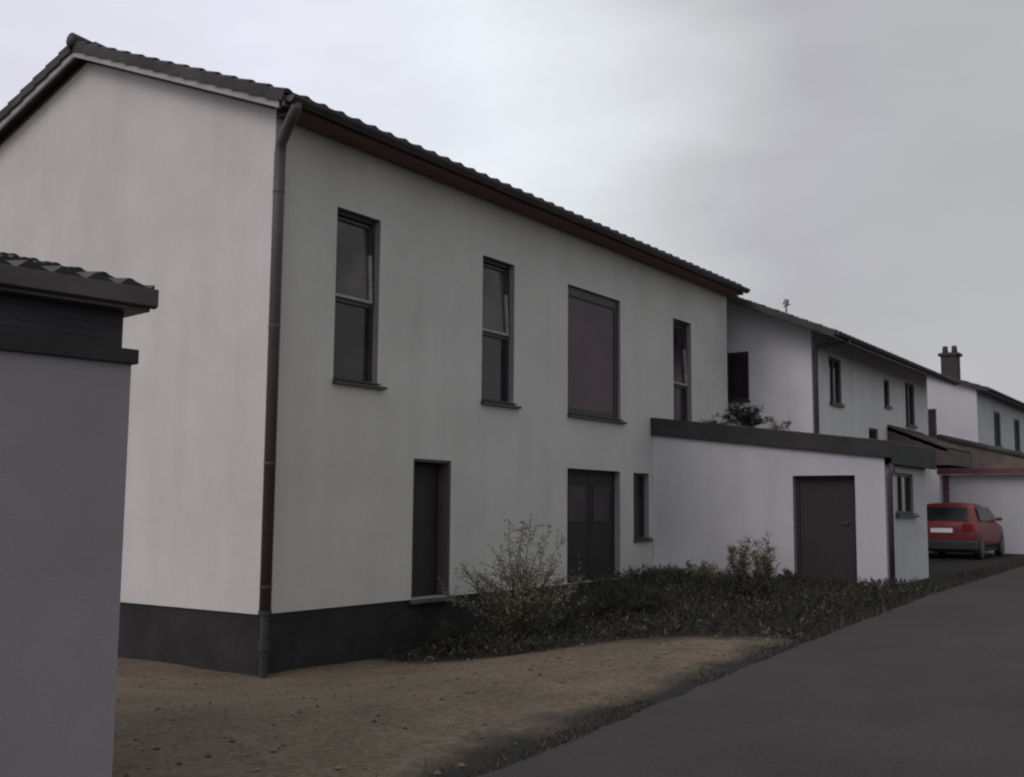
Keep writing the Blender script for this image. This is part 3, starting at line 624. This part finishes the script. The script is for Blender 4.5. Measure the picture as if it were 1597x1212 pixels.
bush('shrub', 2.75, -.75, .5, .4, 16, 50, .06, 'leafdark', 'low dark shrub right of the narrow side door', SG, seed=3)
bush('shrub', 6.7, -3.2, .62, .75, 26, 60, .06, 'leafdark', 'low spreading shrub below the slit window', SG, seed=4)
WG = 'weeds along the white annex wall'
bush('weed', 8.9, -1.2, .42, .34, 14, 45, .055, 'leafpale', 'leafy weed clump left of the tall weeds by the annex', WG, seed=5)
bush('weed', 8.9, -2.02, .90, .16, 9, 80, .055, 'leafyel', 'tall upright yellow green weed against the annex wall', WG, seed=6, droop=.05)
bush('weed', 8.9, -2.45, .98, .16, 9, 80, .055, 'leafyel', 'tallest upright weed on the annex wall, nearer the black door', WG, seed=16, droop=.05)
bush('weed', 8.9, -.6, .32, .3, 14, 40, .05, 'leafpale', 'small pale weed under the slit window', WG, seed=8)
bush('weed', 8.9, -3.0, .35, .25, 12, 40, .05, 'leafdark', 'small dark weed beside the foot of the annex door', WG, seed=9)
bush('weed', 8.3, -1.75, .5, .28, 10, 40, .05, 'leafyel', 'short yellow green weed in front of the two tall upright weeds', WG, seed=31)
RG = 'plants growing on the annex roof'
def zroof(y): return zf(y)+.30
bush('shrub', 10.2, -1.62, .60, .50, 24, 60, .065, 'leafdark', 'dark leafy shrub growing on the annex roof edge', RG, zbase=zroof(-1.95), seed=10)
bush('shrub', 10.2, -2.3, .36, .26, 9, 26, .05, 'leafpale', 'small sprig right of the dark shrub on the annex roof', RG, zbase=zroof(-2.72), seed=12)
bush('shrub', 10.2, -1.05, .22, .25, 9, 26, .05, 'leafdark', 'tiny tuft left of the dark shrub on the annex roof', RG, zbase=zroof(-1.3), seed=13)

# ground cover: uncountable leaves and grass
random.seed(21); mb = MB()
def inbed(x, y): return x > 2.05+.35*noise.noise(Vector((x*.5, y*1.1, 2))) and y < -.05 and y > edge(x)+.13 and x < 9.6
cnt = 0
while cnt < 17000:
    x = random.uniform(1.7, 9.6); y = random.uniform(-5.8, -.05)
    if not inbed(x, y): continue
    dens = .5+.9*noise.noise(Vector((x*.9, y*.9, 5)))
    if random.random() > dens+.35: continue
    cnt += 1; hgt = .05+.20*max(0, dens)*random.random(); z = zg(x, y)
    d = Vector((random.uniform(-1, 1), random.uniform(-1, 1), random.uniform(.1, 1.6)))
    mb.k = 0 if random.random() < .96 else 1
    leaf(mb, Vector((x, y, z+hgt*random.random())), d, random.uniform(.04, .11), random.uniform(.015, .035))
tag(mb.build('ground_cover', None, mats=[M['leafdark'], M['leafpale']]), 'dark low ground cover filling the bed in front of the annex', 'ground cover', kind='stuff')
random.seed(22); mb = MB()
for _ in range(16000):
    x = random.uniform(-4.5, 22); e0 = edge(x); off = abs(random.gauss(0, .16 if x < 2.2 else .35)); y = e0-.03+off
    if x > 9.5 and y > -4.4: continue
    if noise.noise(Vector((x*1.3, y*1.3, 9))) < -.12 and x < 2.2: continue
    z = zg(x, y); a = random.uniform(0, 2*PI); h_ = random.uniform(.02, .09)*(1.4 if x > 2 else .55); ln = random.uniform(.0, .06)
    b_ = Vector((x, y, z-.01)); s_ = Vector((math.cos(a), math.sin(a), 0))*.006
    mb.k = 0 if random.random() < .88 else (1 if random.random() < .6 else 2)
    mb.quad(b_-s_, b_+s_, b_+Vector((ln*math.sin(a), ln*math.cos(a), h_)))
tag(mb.build('grass', None, mats=[M['leafdark'], M['leafpale'], M['dry']]), 'ragged dark grass verge along the road edge', 'grass', kind='stuff')
# loose stones on the gravel
random.seed(23); mb = MB()
for _ in range(1100):
    x = random.uniform(-5, 2.4); y = random.uniform(-5.6, -.02) if x > -.2 else random.uniform(-5.6, 3)
    r = random.choice((.007, .009, .012, .016, .028))*random.uniform(.7, 1.2); z = zg(x, y); c = Vector((x, y, z+r*.25)); i = len(mb.v)
    dd = [Vector((1, 0, 0)), Vector((0, 1, 0)), Vector((-1, 0, 0)), Vector((0, -1, 0)), Vector((0, 0, .7)), Vector((0, 0, -.7))]
    mb.v += [tuple(c+q*r*random.uniform(.7, 1.2)) for q in dd]
    for f in ((0,1,4),(1,2,4),(2,3,4),(3,0,4),(1,0,5),(2,1,5),(3,2,5),(0,3,5)): mb.f.append(tuple(i+k for k in f)); mb.mi.append(0)
tag(mb.build('gravel', mat("loose_stones", (.15, .12, .09), .9, .5, 9)), 'loose brown gravel stones on the bare yard', 'gravel', kind='stuff')
